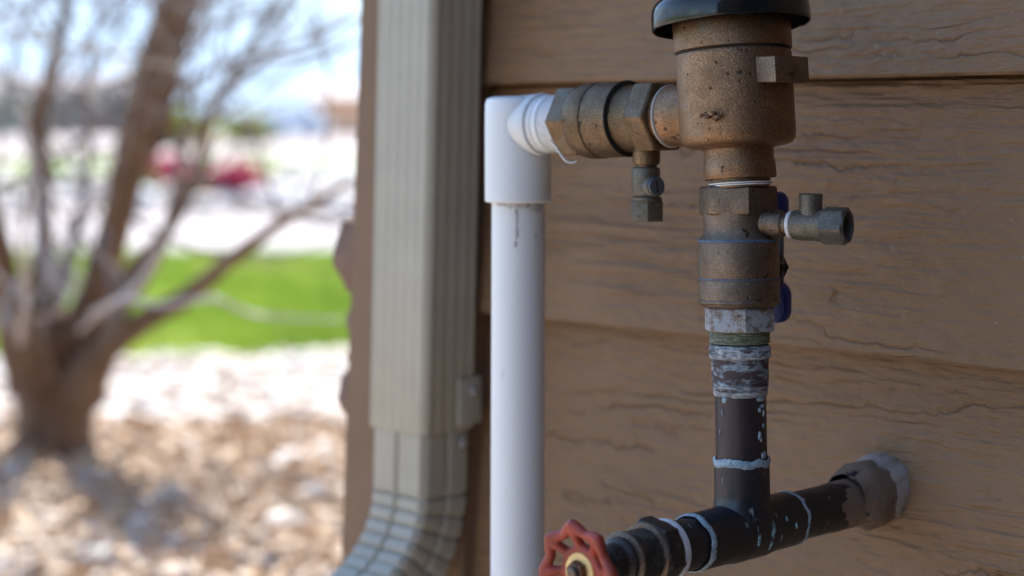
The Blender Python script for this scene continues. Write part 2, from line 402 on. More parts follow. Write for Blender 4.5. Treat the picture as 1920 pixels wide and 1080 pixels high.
# pebbles: one sphere-ish stone scattered, joined (gravel nobody could count)
def ico(sub):
    bm = bmesh.new(); bmesh.ops.create_icosphere(bm, subdivisions=sub, radius=1)
    V = np.array([v.co[:] for v in bm.verts]); Fc = np.array([[v.index for v in f.verts] for f in bm.faces]); bm.free(); return V, Fc
def scatter_rocks(name, n, area, smin, smax, mat, tone=(0, 1), sub=2, z0=0, keep=None):
    V0, F0 = ico(sub); Vs = []; Fs = []; T = []; k = 0
    for i in range(n):
        x = rng.uniform(area[0], area[1]); y = rng.uniform(area[2], area[3])
        if keep and not keep(x, y): continue
        s = smin+(smax-smin)*rng.random()**2.2
        sc = np.array([s*rng.uniform(.7, 1.25), s*rng.uniform(.7, 1.25), s*rng.uniform(.38, .75)])
        ph = rng.uniform(0, 6.28, 3); d = 1+.10*np.sin(V0*2.3+ph).sum(1, keepdims=True)/1.7
        V = V0*d*sc; a = rng.uniform(0, 6.28); c, q = math.cos(a), math.sin(a)
        V = V @ np.array([[c, -q, 0], [q, c, 0], [0, 0, 1]])
        V = V+np.array([x, y, z0+sc[2]*rng.uniform(.15, .8)]); Vs.append(V); Fs.append(F0+k*len(V0)); k += 1
        T.append(np.full(len(V0), rng.uniform(*tone)))
    return fastmesh(name, np.concatenate(Vs), np.concatenate(Fs), mat, None, True, np.concatenate(T))
def outside_house(x, y):
    d = Vector((x, y, 0))-P0; a = d.dot(w); b = -d.dot(n_in)
    return not (b < .02 and a < .56)
def bed_keep(x, y):
    if not outside_house(x, y): return False
    if x > .1*y+.3 or x < -.42*y-.5: return random.random() < .3
    # sparse patch of bare mulch near the tree foot and in front
    q = noise.noise(Vector((x*1.1+4, y*1.1, 1)))
    bare = (y < 3.45) and q > -.34
    return random.random() < (.16 if bare else 1.0)
g1 = scatter_rocks('gravel', 12500, (-2.6, 1.0, .9, 4.55), .011, .036, PEBBLE, (.2, 1), 2, 0, bed_keep)
tag(g1, 'pale tan and white river gravel spread over the bed', kind='stuff')
g2 = scatter_rocks('gravel', 2600, (-7, 3, 11.0, 20), .05, .16, PEBBLE, (.5, 1), 1, .05)
tag(g2, 'pale river rock in the far bed beyond the walk', kind='stuff')
# larger pale stones one can pick out near the bottom of the picture
for i, (px, py, s) in enumerate([(30, 935, .045), (200, 1065, .05), (255, 1060, .04), (375, 1015, .035), (535, 1000, .05), (590, 940, .045), (560, 960, .03), (265, 1030, .035), (60, 1070, .04), (470, 930, .03), (130, 980, .028), (610, 880, .04)]):
    D = H*F/(py-HY); p = P(px, py, D); s *= .7; V0, F0 = ico(3)
    ph = rng.uniform(0, 6.28, 3); V = V0*(1+.08*np.sin(V0*2.1+ph).sum(1, keepdims=True))*np.array([s, s*.8, s*.55])
    mb = MB(); mb.add([(p.x+v[0], p.y+v[1], max(.0, p.z)+s*.3+v[2]) for v in V], [tuple(f) for f in F0])
    wh = i in (1, 2, 4, 5, 7, 11)
    o = obj('cobble', mb, m_plain('cobble_white' if wh else 'cobble_tan', (.62, .57, .51) if wh else (.48, .38, .30), .7, 0, .3, .15, 20), None, 60, loc=(p.x, p.y, 0))
    where = ['left of the frame beside the mulch', 'at the bottom left edge of the gravel', 'second along the bottom edge of the gravel', 'below the middle of the bed', 'right of centre in the bed, near the wall', 'beside the stone wall edge', 'between mulch and wall', 'just above the bottom edge', 'in the bottom left corner', 'in the bare patch of soil', 'in front of the tree foot', 'highest of those beside the wall'][i]
    tag(o, ('rounded white stone ' if wh else 'rounded tan stone ')+where, 'stone', 'larger stones lying in the gravel bed')
# dead leaves / mulch
def scatter_quads(name, pts, size, mat, parent=None, up=.5, tone=None):
    n = len(pts); pts = np.asarray(pts)
    d = rng.normal(size=(n, 3)); d[:, 2] *= up; d /= np.linalg.norm(d, axis=1)[:, None]
    e = rng.normal(size=(n, 3)); e -= (e*d).sum(1)[:, None]*d; e /= np.linalg.norm(e, axis=1)[:, None]
    s = size*rng.uniform(.5, 1.3, (n, 1))
    V = np.stack([pts-d*s, pts+e*s*.5, pts+d*s, pts-e*s*.5], 1).reshape(-1, 3)
    Fc = np.arange(4*n).reshape(n, 4)
    return fastmesh(name, V, Fc, mat, parent, False, np.repeat(rng.random(n) if tone is None else tone, 4))
pts = [(x, y, .012+.02*random.random()) for x, y in zip(rng.uniform(-1.7, .2, 11000), rng.uniform(1.4, 3.5, 11000)) if outside_house(x, y) and noise.noise(Vector((x*1.1+4, y*1.1, 1))) > -.4]
tag(scatter_quads('leaf_litter', pts, .016, LEAF_DRY, None, .25), 'dry brown leaf litter and mulch over the soil by the tree', kind='stuff')
# lawn grass blades
n = 60000; gx = rng.uniform(-4.5, 1.2, n); gy = rng.uniform(4.5, 7.9, n)
bx = np.stack([gx, gy, np.full(n, .005)], 1); hh = rng.uniform(.03, .06, (n, 1)); a = rng.uniform(0, 6.28, n)
dx = np.stack([np.cos(a), np.sin(a), np.zeros(n)], 1)*.004; lean = rng.normal(size=(n, 3))*.014; lean[:, 2] = 0
V = np.stack([bx-dx, bx+dx, bx+lean+np.array([0, 0, 1])*hh], 1).reshape(-1, 3)
tag(fastmesh('grass', V, np.arange(3*n).reshape(n, 3), GRASS, None, False, np.repeat(np.clip([.5+1.1*noise.noise(Vector((x*1.3, y*2.6, 0)))+.5*noise.noise(Vector((x*5, y*8, 3))) for x, y in zip(gx, gy)], 0, 1), 3)), 'short bright green grass blades of the lawn', kind='stuff')

# ------------------------------------------------------------------ house
house = root('house', 'brown lap-sided house wall with a dark corner board and stone edge', 'house', P0, WROT)
W0 = FrM((0, 0, 0), (1, 0, 0), (0, 1, 0), (0, 0, 1))   # house-local frame
def hobj(name, mb, mat, **kw): return obj(name, mb, mat, house, local=True, **kw)
laps = [-.57, -.34, -.1406, .0254, .20, .39, .58, .77, .96, 1.15, 1.34, 1.53, 1.72, 1.91, 2.10, 2.24]
hobj('wall', MB().box(W0, -3.2, .34, -3.5, -.014, 0, zr(2.24)), HOUSEC)
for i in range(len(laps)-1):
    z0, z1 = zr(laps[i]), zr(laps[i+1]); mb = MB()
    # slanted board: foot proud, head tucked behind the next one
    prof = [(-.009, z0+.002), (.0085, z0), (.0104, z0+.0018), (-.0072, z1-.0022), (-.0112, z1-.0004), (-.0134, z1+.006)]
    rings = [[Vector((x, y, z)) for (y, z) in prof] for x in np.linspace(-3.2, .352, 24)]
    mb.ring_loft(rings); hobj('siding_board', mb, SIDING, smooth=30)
# corner board, its outer edge leaning slightly
def cedge(z): return .4604+.0557*(.1-max(-.6, min(.15, z)))
mb = MB(); rings = []
for z in (-.6, -.27, .1, .15, 2.24):
    c = cedge(z); rings.append([Vector((x, y, zr(z))) for x, y in ((.345, -.012), (c, -.012), (c, .019), (c-.003, .022), (.348, .022), (.345, .019))])
mb.ring_loft(rings); hobj('corner_board', mb, TRIM, smooth=30)
# stone veneer on the front, ends showing past the corner board
def b_for(px, a):
    q = (px-960)/F; return ((P0.x+a*w.x)-q*(P0.y+a*w.y))/(n_in.x-q*n_in.y)
stones = [(-80, 5, 676), (6, 88, 681), (90, 150, 672), (152, 214, 664), (216, 290, 660), (292, 352, 655), (354, 408, 652), (411, 545, 617), (549, 640, 642), (643, 688, 640),
          (691, 782, 622), (785, 880, 641), (883, 935, 638), (938, 1010, 645), (1014, 1090, 640), (1094, 1180, 628), (1184, 1260, 645), (1264, 1370, 636), (1374, 1470, 640), (1474, 1590, 628), (1594, 1700, 640)]
hobj('front_wall', MB().box(W0, .34, cedge(.2)-.004, -3.5, -.0135, 0, zr(2.24)), HOUSEC)
for (y0, y1, px) in stones:
    zt, zb = H-(y0-HY)/F*1.43, H-(y1-HY)/F*1.43
    a0 = cedge((zt+zb)/2-H)+.001; a1 = .505+random.uniform(-.006, .01); b = b_for(px, a1)
    mb = MB(); fr = FrM((0, 0, 0), (1, 0, 0), (0, 1, 0), (0, 0, 1))
    N = 5; rings = []
    for j in range(N+1):
        t = j/N; z = zb+(zt-zb)*t; ins = .006*(abs(2*t-1)**3)
        wob = random.uniform(-.004, .004)
        rings.append([Vector((x, y, z)) for x, y in ((a0, -.30), (a1-ins, -.30+wob), (a1-ins, b-.012), (a1-.007-ins, b-ins+wob), (a0, b-ins*1.5))])
    mb.ring_loft(rings); hobj('stone', mb, STONE, smooth=40, bevel=.002)
# far stones of the front wall continue inland
for r in range(12):
    z = r*.14+.005
    for k in range(9):
        y1 = -.305-k*.3-(.12 if r % 2 else 0)
        mb = MB().box(W0, .46, .50+random.uniform(-.01, .012), y1-.29, y1, z, z+.132); hobj('stone', mb, STONE, bevel=.006)
hobj('roof', MB().box(W0, -3.3, .75, -3.7, .42, zr(2.245), zr(2.36)), SOFFIT)

# unseen board screen, added to block light and dim the reflections from behind
shade_screen = root('shade_screen', 'unseen dark board screen added behind the camera to darken reflections', 'shade_screen', P0+w*(-1.40), WROT)
FW = FrM((0, 0, 0), (1, 0, 0), (0, 1, 0), (0, 0, 1)); SHADE_SCREEN = m_plain('dark_screen_boards', (.040, .030, .026), .75, 0, .3, .3, 9, .001, 60)
for k in range(28): obj('plank', MB().box(FW, -.012, .012+.004*(k % 2), .03+k*.145, .17+k*.145, .06, 2.0), SHADE_SCREEN, shade_screen, local=True, bevel=.003)
for z in (.4, 1.5): obj('rail', MB().box(FW, -.06, -.0125, .03, 4.08, z, z+.09), SHADE_SCREEN, shade_screen, local=True)
for y in (.08, 1.95, 3.95): obj('post', MB().box(FW, -.155, -.061, y, y+.09, 0, 2.06), SHADE_SCREEN, shade_screen, local=True)

# ------------------------------------------------------------------ downspout (house-side frame again)
ds = root('downspout', 'taupe rectangular metal downspout with a crimped elbow, beside the brown corner board', 'downspout', P0, WROT)
def dobj(name, mb, mat, parent=None, **kw): return obj(name, mb, mat, parent or ds, local=True, **kw)
def dsx(a0, wd, y0, dp, flutes=True, ins=0.0, groove=None, rad=.005, fn=.0005):
    """cross-section polygon of the pipe: x from a0 to a0+wd, y from y0 to y0+dp"""
    pts = []
    def side(p, q, nrm, nfl):
        L = math.hypot(q[0]-p[0], q[1]-p[1]); K = 40
        for i in range(K+1):
            t = i/K; d = 0
            s = rad+(L-2*rad)*t
            if nfl: d = -fn*(.5-.5*math.cos(2*math.pi*nfl*t))**2
            if groove: 
                g = abs(t-.5)*(L-2*rad); d -= groove*max(0, 1-g/.0022)
            pts.append((p[0]+(q[0]-p[0])*s/L+nrm[0]*(d-ins), p[1]+(q[1]-p[1])*s/L+nrm[1]*(d-ins)))
    x0, x1, Y0, Y1 = a0, a0+wd, y0, y0+dp; nf = 5 if flutes else 0; ns = 4 if flutes else 0
    side((x0, Y1), (x0, Y0), (-1, 0), ns); side((x0, Y0), (x1, Y0), (0, -1), 0); side((x1, Y0), (x1, Y1), (1, 0), ns); side((x1, Y1), (x0, Y1), (0, 1), nf)
    return pts
LEAN = .032
def ax(z): return .327+LEAN*(.06-z) if z < .4 else .327-LEAN*.34
mb = MB(); rings = []
for z in [2.2, 1.0, .4, .2, 0, -.1, -.2225, -.2235]:
    k = .0006 if z < -.223 else 0
    rings.append([Vector((x, y, zr(z))) for x, y in dsx(ax(z), .064, .014, .052, ins=k)])
mb.ring_loft(rings, cap0=True, cap1=False); dobj('upper_pipe', mb, ALU, smooth=50)
mb = MB(); mb.ring_loft([[Vector((x, y, zr(z))) for x, y in dsx(ax(z), .064, .014, .052, ins=.0016)] for z in (-.2232, -.12)], cap0=False, cap1=False)
dobj('inner_lining', mb, ALU, smooth=50)
# elbow: swept inner pipe with crimp grooves
mb = MB(); rings = []
path = [] ; z = -.165
while z > -.268: path.append((0.0, z, 0.0)); z -= .0025
Rb = .085; ang = 0
while ang < 62: path.append((Rb*(1-math.cos(R(ang))), -.268-Rb*math.sin(R(ang)), ang)); ang += 1.2
ex, ez = path[-1][0], path[-1][1]
for k in range(1, 50): path.append((ex+math.sin(R(62))*k*.003, ez-math.cos(R(62))*k*.003, 62))
sacc = 0; prev = path[0]; crimps = [.106+.0135*k for k in range(9)]
for (yo, z, a) in path:
    sacc += math.hypot(yo-prev[0], z-prev[1]); prev = (yo, z, a)
    g = 0
    for c in crimps: g = max(g, 1-abs(sacc-c)/.0024)
    g = max(0, g)*.0030
    gro = .0030 if sacc > .058 else .0
    sec = dsx(0, .0616, -.0245, .049, flutes=False, ins=.0012+g, groove=gro, rad=.006)
    ca, sa = math.cos(R(a)), math.sin(R(a))
    rings.append([Vector((ax(z)+.0012+x, .0400+yo+y*ca, zr(z)+y*sa)) for x, y in sec])
mb.ring_loft(rings, cap0=False, cap1=False); dobj('elbow', mb, ALU, smooth=45)
# run-out to the ground
e0 = rings[-1]; c0 = sum(e0, Vector())/len(e0); c1 = Vector((c0.x, c0.y+.42, .045))
mb = MB(); mb.ring_loft([[q for q in e0], [q+(c1-c0) for q in e0]], cap0=False, cap1=False); dobj('lower_pipe', mb, ALU, smooth=45)
# side strap and screws
for (zz, xx, yy) in [(-.190, 0, .026), (-.2265, 0, .030)]:
    pass
mb = MB(); a_ = ax(-.16)
mb.box(W0, ax(-.19)-.0016, ax(-.19)+.02, .0122, .034, zr(-.2195), zr(-.186)); dobj('strap', mb, ALU, bevel=.0008, label='flat metal strap lapped over the side of the downspout')
for (px, py, q) in [(862, 745, 0), (848, 842, 1)]:
    xx = ax(-.19)-.0019 if q == 0 else ax(-.24)-.0006; yy = .020 if q == 0 else .028; zz = H-(py-HY)/F*1.272
    fr = FrM((xx, yy, zz), (0, 1, 0), (0, 0, 1), (-1, 0, 0))
    mb = MB().lathe(fr, [(.0042, 0), (.0042, .0012), (.003, .0026), (.0012, .0031)], 14); dobj('screw', mb, m_plain('bright_screw', (.55, .55, .57), .25, .9, .5))

# ------------------------------------------------------------------ vacuum breaker
S = .983/F
vb = root('vacuum_breaker', 'weathered bronze vacuum breaker with a black cap, on top of the copper riser', 'backflow valve', (P(1386, 640, .983)))
ZA = Vector((-.046, .085, 1)).normalized()
A = Fr(P(1386, 300, .983), ZA)
A.x = Vector((1, 0, 0)); A.x = (A.x-A.z*A.x.dot(A.z)).normalized(); A.y = A.z.cross(A.x)   # x = picture right, y = away
def px(v): return v*S
bodyprof = [(66, -35), (68, -32), (67, -5), (65, 2), (65, 20), (76, 24), (92, 26), (101, 30), (107, 38), (109, 50), (109, 195), (108.5, 200), (106.5, 202.5), (106.5, 205), (111, 207), (111, 282), (109, 284)]
lump = lambda a, h: .006*noise.noise(Vector((math.cos(a)*2, math.sin(a)*2, h*90)))
body = obj('body', MB().lathe(A, [(px(r), px(h)) for r, h in bodyprof], 96, rn=lump), BR_BODY, vb, 50)
# recessed seam below the upper ring
obj('seam', MB().lathe(A, [(px(106.6), px(200.5)), (px(108.1), px(201)), (px(108.1), px(204.3)), (px(106.6), px(205))], 96, False, False), SEAM, body, 50)
# casting mark: small irregular lumps
mb = MB()
for (x, y, s, el) in [(1316, 217, 5, 1.3), (1327, 219, 6, 1.5), (1337, 213, 7, 1.2), (1347, 219, 6, 1.4), (1342, 225, 4, 1.6), (1322, 212, 3.5, 1), (1353, 214, 3.5, 1)]:
    p = P(x, y, .983-.0318*math.sqrt(max(0, 1-((x-1381)/109)**2))); V0, F0 = ico(2)
    mb.add([(p.x+v[0]*px(s)*el, p.y+v[1]*px(4)+.0008, p.z+v[2]*px(s)*.7) for v in V0], [tuple(f) for f in F0])
obj('casting_mark', mb, BR_BODY, body, 60)
# cap: hollow black dome
T = A.at(0, 0, 0)
zc = Vector((-.062, .120, 1)).normalized(); T.z = zc; T.x = (Vector((1, 0, 0))-zc*zc.x).normalized(); T.y = zc.cross(T.x); T.o = A.p(px(-1), 0, px(255))
capprof = [(60, 34), (140, 32), (145, 26), (145.5, -1), (147.5, -3.5), (149.5, -2), (150, 0), (149.5, 26), (148, 36), (143, 46), (133, 55), (118, 61), (90, 66), (40, 69), (3, 70)]
cap = obj('cap', MB().lathe(T, [(px(r), px(h)) for r, h in capprof], 128, False, True), BLACKP, vb, 40)
obj('cap_glare_liner', MB().lathe(T, [(px(148.6), px(-2)), (px(145), px(-1.6)), (px(143.8), px(25)), (px(139), px(31)), (px(60), px(33))], 96, False, False), m_plain('matte_black_liner', (.008, .008, .009), .9, 0, .2), cap, 40)  # matte liner added to stop a bright reflection inside the rim
# mounting lug on the right side of the body
def ab(a, b, h): return A.p(0, 0, px(h)) + (-w)*a + n_in*b
LG = FrM(A.p(0, 0, px(144)), -w, n_in, A.z)
lug = obj('lug', MB().prism(LG, [(.020, -.0155), (.0405, -.0165), (.0415, .002), (.038, .0165), (.020, .020)], 0, px(49), .0006), BR_VALVE, body, 30, bevel=.0005)

# outlet check valve (axis runs away to the left, dipping slightly)
LX = Vector((w.x, w.y, -.042)).normalized()
L = Fr(A.p(0, 0, 0)+Vector((0, 0, 0)), LX); L.o = Vector(((1381-960)/F*.983, .983, H+(225-211)*S))
L.y = (Vector((0, 0, 1))-LX*LX.z).normalized(); L.x = L.y.cross(L.z)
def tx(x):
    q = (x-960)/F; return (L.o.x-q*.983)/(-w.x+q*w.y)
def rr(pix, x): t = tx(x); return pix/F*(.983+w.y*t)
def lprof(lst): return [(rr(r, x), tx(x)) for r, x in lst]
obj('outlet_port', MB().lathe(L, [(px(60), px(40))]+lprof([(58, 1285), (58, 1264), (54, 1262), (54, 1250)]), 64), BR_BODY, body, 40)
def hexpoly(r, rot=0): return [(r*math.cos(rot+k*math.pi/3), r*math.sin(rot+k*math.pi/3)) for k in range(6)]
ov = obj('outlet_valve', MB().lathe(L, lprof([(58, 1240), (59, 1222), (62, 1212), (63, 1181), (66, 1178.5)]), 72, rn=lump), BR_CHECK, vb, 40)
obj('tape_ring', MB().lathe(L, lprof([(56, 1262), (59.5, 1260.5), (59.5, 1259), (56, 1258)]), 64), m_plain('grey_sealing_tape', (.5, .48, .45), .5), ov, 40)
obj('union_nut', MB().prism(L, hexpoly(rr(73, 1240), R(0)), tx(1250), tx(1212), .0014), BR_CHECK, ov, 30, bevel=.0006)
obj('collar', MB().lathe(L, lprof([(64, 1181), (70.5, 1179.5), (71.5, 1177), (71.5, 1133), (70, 1131)]), 72, rn=lump), BR_CHECK, ov, 30)
obj('seam', MB().lathe(L, lprof([(67.5, 1181.5), (72.2, 1180.6), (72.2, 1178.8), (70, 1178.4)]), 72), SEAM, ov, 30)
obj('seam', MB().lathe(L, lprof([(70, 1134), (72.2, 1133.0), (72.2, 1131.4), (69, 1131)]), 72), SEAM, ov, 30)
obj('collar', MB().lathe(L, lprof([(70, 1131), (72, 1128), (72, 1112), (68, 1100), (62, 1094)]), 72, rn=lump), BR_CHECK, ov, 30)
obj('end_nut', MB().prism(L, hexpoly(rr(72, 1080), R(0)), tx(1108), tx(1067), .0018), BR_CHECK, ov, 30, bevel=.0006)
# dark pock on the nut
# test cock under the outlet valve
def cock_frame(x, y, D, axis=(0, 0, -1)): return Fr(P(x, y, D), Vector(axis))
Dc = .983+w.y*tx(1212); s2 = Dc/F
K = FrM(P(1212, 262, Dc), (1, 0, 0), (0, -1, 0), (0, 0, -1))
def kp(l): return [(r*s2, h*s2) for r, h in l]
tcock = obj('test_cock', MB().lathe(K, kp([(24, -6), (25.5, 6), (26, 40), (24, 46), (20, 47.5), (20, 53)]), 40), BR_CHECK, vb, 40, label='small bleed cock hanging below the outlet valve')
obj('cock_body', MB().lathe(K.at(-1*s2, 0, 0), kp([(20, 51), (26, 53), (27, 57), (27, 92), (24, 102), (19, 112), (17, 116)]), 40), BR_COCK, tcock, 40)
obj('cock_hex', MB().prism(K, [(x*s2, y*s2) for x, y in ((-28, -12), (1, -24), (30, -12), (30, 12), (1, 24), (-28, 12))], 113*s2, 153*s2, .0007), BR_COCK, tcock, 30, bevel=.0004)
obj('cock_hex_ring', MB().lathe(K.at(1*s2, 0, 0), kp([(24, 106), (28, 108), (28, 113), (25, 116)]), 30), BR_COCK, tcock, 30)
# side boss with slotted screw, facing the camera's right
KB = Fr(P(1212, 350, Dc), Vector((.42, -.90, .05)))
obj('screw_boss', MB().lathe(KB, kp([(20, -4), (20, 34), (18.5, 36)]), 32), BR_COCK, tcock, 40)
KBs = Fr(KB.p(0, 0, 0), KB.z)
scr = MB().lathe(KB, kp([(17, 33), (17.5, 38.5), (15.5, 40.5)]), 32)
obj('screw', scr, m_plain('blue_grey_screw', (.12, .135, .16), .4, .6, .5), tcock, 35)
mb = MB().box(KB, -11*s2, 11*s2, -2.2*s2, 2.2*s2, 38*s2, 41.2*s2); obj('screw_slot', mb, SEAM, tcock, 30)

# lower valve on the riser
B = Fr(P(1387, 640, .983), Vector((-.006, .055, 1))); B.x = (Vector((1, 0, 0))-B.z*B.z.x).normalized(); B.y = B.z.cross(B.x)
def bp(lst): return [(px(r), px(640-y)) for r, y in lst]
lv = obj('inlet_valve', MB().lathe(B, bp([(62, 577), (70, 574), (75, 567), (75.5, 560), (76.5, 527), (75, 523.5), (76, 520), (76, 456), (74, 450), (69, 443), (66, 438), (65, 425), (66, 398)]), 96, rn=lump), BR_VALVE, vb, 35, label='cast bronze ball valve body at the top of the riser')
obj('thread', MB().lathe(A, [(px(54), px(-33)), (px(54), px(-52))], 64), BR_BODY, lv, 30)
for q, (y_, r_) in enumerate([(-39, 57), (-44, 59), (-47.5, 57)]):
    fr = A.at(0, 0, px(y_)); mb = MB().lathe(fr, [(px(50), px(-1.6)), (px(r_), px(-1)), (px(r_), px(1)), (px(50), px(1.6))], 64, False, False); obj('thread_tape', mb, TAPE if q else BR_COCK, lv, 60)
obj('top_hex', MB().prism(B, hexpoly(px(76), R(-22)), px(640-404), px(640-349), .0013), BR_VALVE, lv, 30, bevel=.0006)
for y_, t_ in ((452, 3.0), (523, 1.5)):
    obj('machined_line', MB().lathe(B, [(px(75), px(640-y_-t_)), (px(77.0), px(640-y_-t_*.6)), (px(77.0), px(640-y_+t_*.6)), (px(75), px(640-y_+t_))], 96, False, False), BLUEMARK, lv, 50)
# ragged parting edge above the lower hex
obj('parting_edge', MB().lathe(B, bp([(74, 570), (78, 567), (78, 564), (75, 561)]), 96, False, False, rn=lambda a, h: .02*noise.noise(Vector((a*9, h*200, 2)))), BR_VALVE, lv, 50)
obj('bottom_hex', MB().prism(B, hexpoly(px(69.5), R(-28)), px(640-621), px(640-576), .0010), NUT_WHITE, lv, 30, bevel=.0006)
# side boss + second test cock pointing right
G = Fr(P(1387, 418, .983)-Vector((.85, -.50, 0))*.0042, Vector((.85, -.50, .0))); G.y = Vector((0, 0, 1)); G.x = G.y.cross(G.z)
obj('side_boss', MB().lathe(G, [(px(26), .008), (px(26), .0275), (px(24), .0295), (px(20), .030), (px(20), .032)], 40), BR_VALVE, lv, 40)
tc2 = obj('test_cock', MB().lathe(G, [(px(22), .0346), (px(27), .0358), (px(29), .040), (px(28.5), .049), (px(30), .050), (px(30), .0535)], 44), BR_COCK, vb, 40, label='small bleed cock pointing right from the inlet valve')
obj('tape_ring', MB().lathe(G, [(px(20), .0322), (px(24.5), .0329), (px(24.5), .0344), (px(22), .0352)], 36), TAPE, tc2, 40)
# hollow hexagonal outlet
mb = MB(); hx = hexpoly(px(37), R(10)); circ = []
def g_ring(r, h, n_=48): return [G.p(r*math.cos(2*math.pi*k/n_), r*math.sin(2*math.pi*k/n_), h) for k in range(n_)]
def hexring(sc, h, n_=48):
    out = []
    for k in range(n_):
        a_ = 2*math.pi*k/n_; q = (a_-R(10)) % (math.pi/3)-math.pi/6; r_ = px(37)*math.cos(math.pi/6)/math.cos(q)*sc
        out.append(G.p(r_*math.cos(a_), r_*math.sin(a_), h))
    return out
mb.ring_loft([g_ring(px(24), .0525), hexring(.93, .0528), hexring(1, .0540), hexring(1, .0650), g_ring(px(30.5), .0662), g_ring(px(26), .0662), g_ring(px(24.5), .0650)]+
             [g_ring(px(22 if k % 2 else 24.5), .0645-.0006*k) for k in range(9)]+[g_ring(px(20), .057)], True, False, True)
obj('cock_hex', mb, BR_COCK_DK, tc2, 32)
q = G.p(0, 0, .0452); U = Fr(q, (0, 0, 1))
mb = MB().lathe(U, [(px(22), px(10)), (px(21), px(40)), (px(22), px(56)), (px(20), px(58)), (px(13), px(58)), (px(12), px(50))], 36); obj('stem_boss', mb, BR_COCK, tc2, 40)
mb = MB().lathe(U, [(px(12.5), px(48)), (px(12.5), px(55)), (px(11), px(56))], 24); obj('screw', mb, BR_COCK_DK, tc2, 40)
# blue lever at the back of the valve
hb = B.p(0, 0, px(640-470))+n_in*.033
HF = FrM(Vector((hb.x, hb.y, 0)), w, n_in, (0, 0, 1))
lev = obj('lever', MB().box(HF, -.0055, .006, -.0008, .0008, zr((225-600)*S), zr((225-400)*S)), STEEL, vb, 30, bevel=.0004, label='flat steel lever behind the inlet valve')
def lozenge(fr, cx, cy, hw, hh, y0, y1, n_=8):
    mb = MB(); rings = []
    pts = []
    r = hw*.85
    for (sx, sy, a0) in ((1, 1, 0), (-1, 1, 90), (-1, -1, 180), (1, -1, 270)):
        for k in range(n_+1):
            a_ = R(a0+90*k/n_); pts.append((cx+sx*(hw-r)+r*math.cos(a_), cy+sy*(hh-r)+r*math.sin(a_)))
    for (y, k) in ((y0, .90), (y0+.0012, 1), (y1-.0012, 1), (y1, .90)):
        rings.append([fr.p(cx+(x-cx)*k, y, cy+(z-cy)*(1-(1-k)*hw/hh)) for x, z in pts])
    mb.ring_loft(rings); return mb
obj('grip', lozenge(HF, -.0005, zr((225-575)*S), .0090, .0115, -.0035, .0035), BLUEH, lev, 40, label='blue vinyl grip at the foot of the lever')
obj('grip', lozenge(HF, -.0005, zr((225-390)*S), .0070, .0080, -.0035, .0035), BLUEH, lev, 40, label='blue vinyl tip at the head of the lever')
obj('lever_nut', MB().prism(FrM(Vector((hb.x, hb.y, zr((225-508)*S))), w, (0, 0, 1), n_in*-1), [(x*.0065, y*.0065) for x, y in hexpoly(1)], -.004, .004), SEAM, lev, 30)
obj('lever_stem', MB().tube([B.p(0, 0, px(640-500))+n_in*.015, B.p(0, 0, px(640-500))+n_in*.036], .005, 12), BR_VALVE, lev, 40)

# ------------------------------------------------------------------ copper pipework
TEE = Vector(((1391-960)/F*.983, .983, H-.2245))
cp = root('copper_pipe', 'dark oxidised copper riser and tee entering the siding below the bronze valve', 'pipe', (TEE.x, TEE.y, TEE.z))
Cx = Fr(P(1390.5, 860, .983), Vector((-.013, .03, 1))); Cx.x = (Vector((1, 0, 0))-Cx.z*Cx.z.x).normalized(); Cx.y = Cx.z.cross(Cx.x)
def cpf(lst): return [(px(r), px(860-y)) for r, y in lst]
rag = lambda a, h: .018*noise.noise(Vector((math.cos(a)*4, math.sin(a)*4, h*400)))
ad = obj('adapter', MB().lathe(Cx, cpf([(50, 736), (52, 722), (53, 715), (53.5, 672)]), 64), LIME2, cp, 40, label='scale-stained copper adapter below the thread')
prof = []
for k in range(9): y_ = 643-k*2.8; prof += [(54.5, y_), (57.5, y_-1.4)]
obj('thread', MB().lathe(Cx, cpf(prof), 64, rn=lambda a, h: .012*noise.noise(Vector((a*3, h*900, 1)))), GREEN, ad, 60)
mb = MB(); poly = hexpoly(px(62.5), R(-12)); poly = [(x, y) for x, y in poly]
obj('adapter_hex', MB().prism(Cx, [(px(60.5)*math.cos(k*math.pi/5+.2), px(60.5)*math.sin(k*math.pi/5+.2)) for k in range(10)], px(860-672), px(860-646), .0014), LIME, ad, 30, bevel=.0006)
obj('scale_rim', MB().lathe(Cx, cpf([(48, 742), (50.5, 740), (51, 727), (53, 722)]), 72, False, False, rn=rag), LIME, ad, 60)
obj('pipe_section', MB().lathe(Cx, cpf([(48, 862), (48, 735)]), 64, False, False), COPPER, cp, 40)
def bead(fr, r0, h0, h1, amp=.35, seg=96, parent=cp):
    mb = MB(); rings = []
    for (rk, hk) in ((-.6, -.1), (.6, .12), (1.0, .5), (.6, .88), (-.6, 1.1)):
        ring = []
        for j in range(seg):
            a = 2*math.pi*j/seg; nn = noise.noise(Vector((math.cos(a)*2.2, math.sin(a)*2.2, r0*50+h0*30))); n3 = noise.noise(Vector((math.cos(a)*9, math.sin(a)*9, h0*70+hk)))
            hh = h0+(h1-h0)*hk+(h1-h0)*amp*(nn+.5*n3)
            r_ = r0+.0006*rk*(1+.5*n3); ring.append(fr.p(r_*math.cos(a), r_*math.sin(a), hh))
        rings.append(ring)
    mb.ring_loft(rings, True, False, False); return obj('solder_ring', mb, SOLDER, parent, 60)
bead(Cx, px(51.5), px(860-872), px(860-858))
obj('collar', MB().lathe(Cx, cpf([(49, 862), (51.5, 864), (52, 870), (52, 940), (53, 955), (58, 968)]), 64, False, False), COPPER, cp, 40)
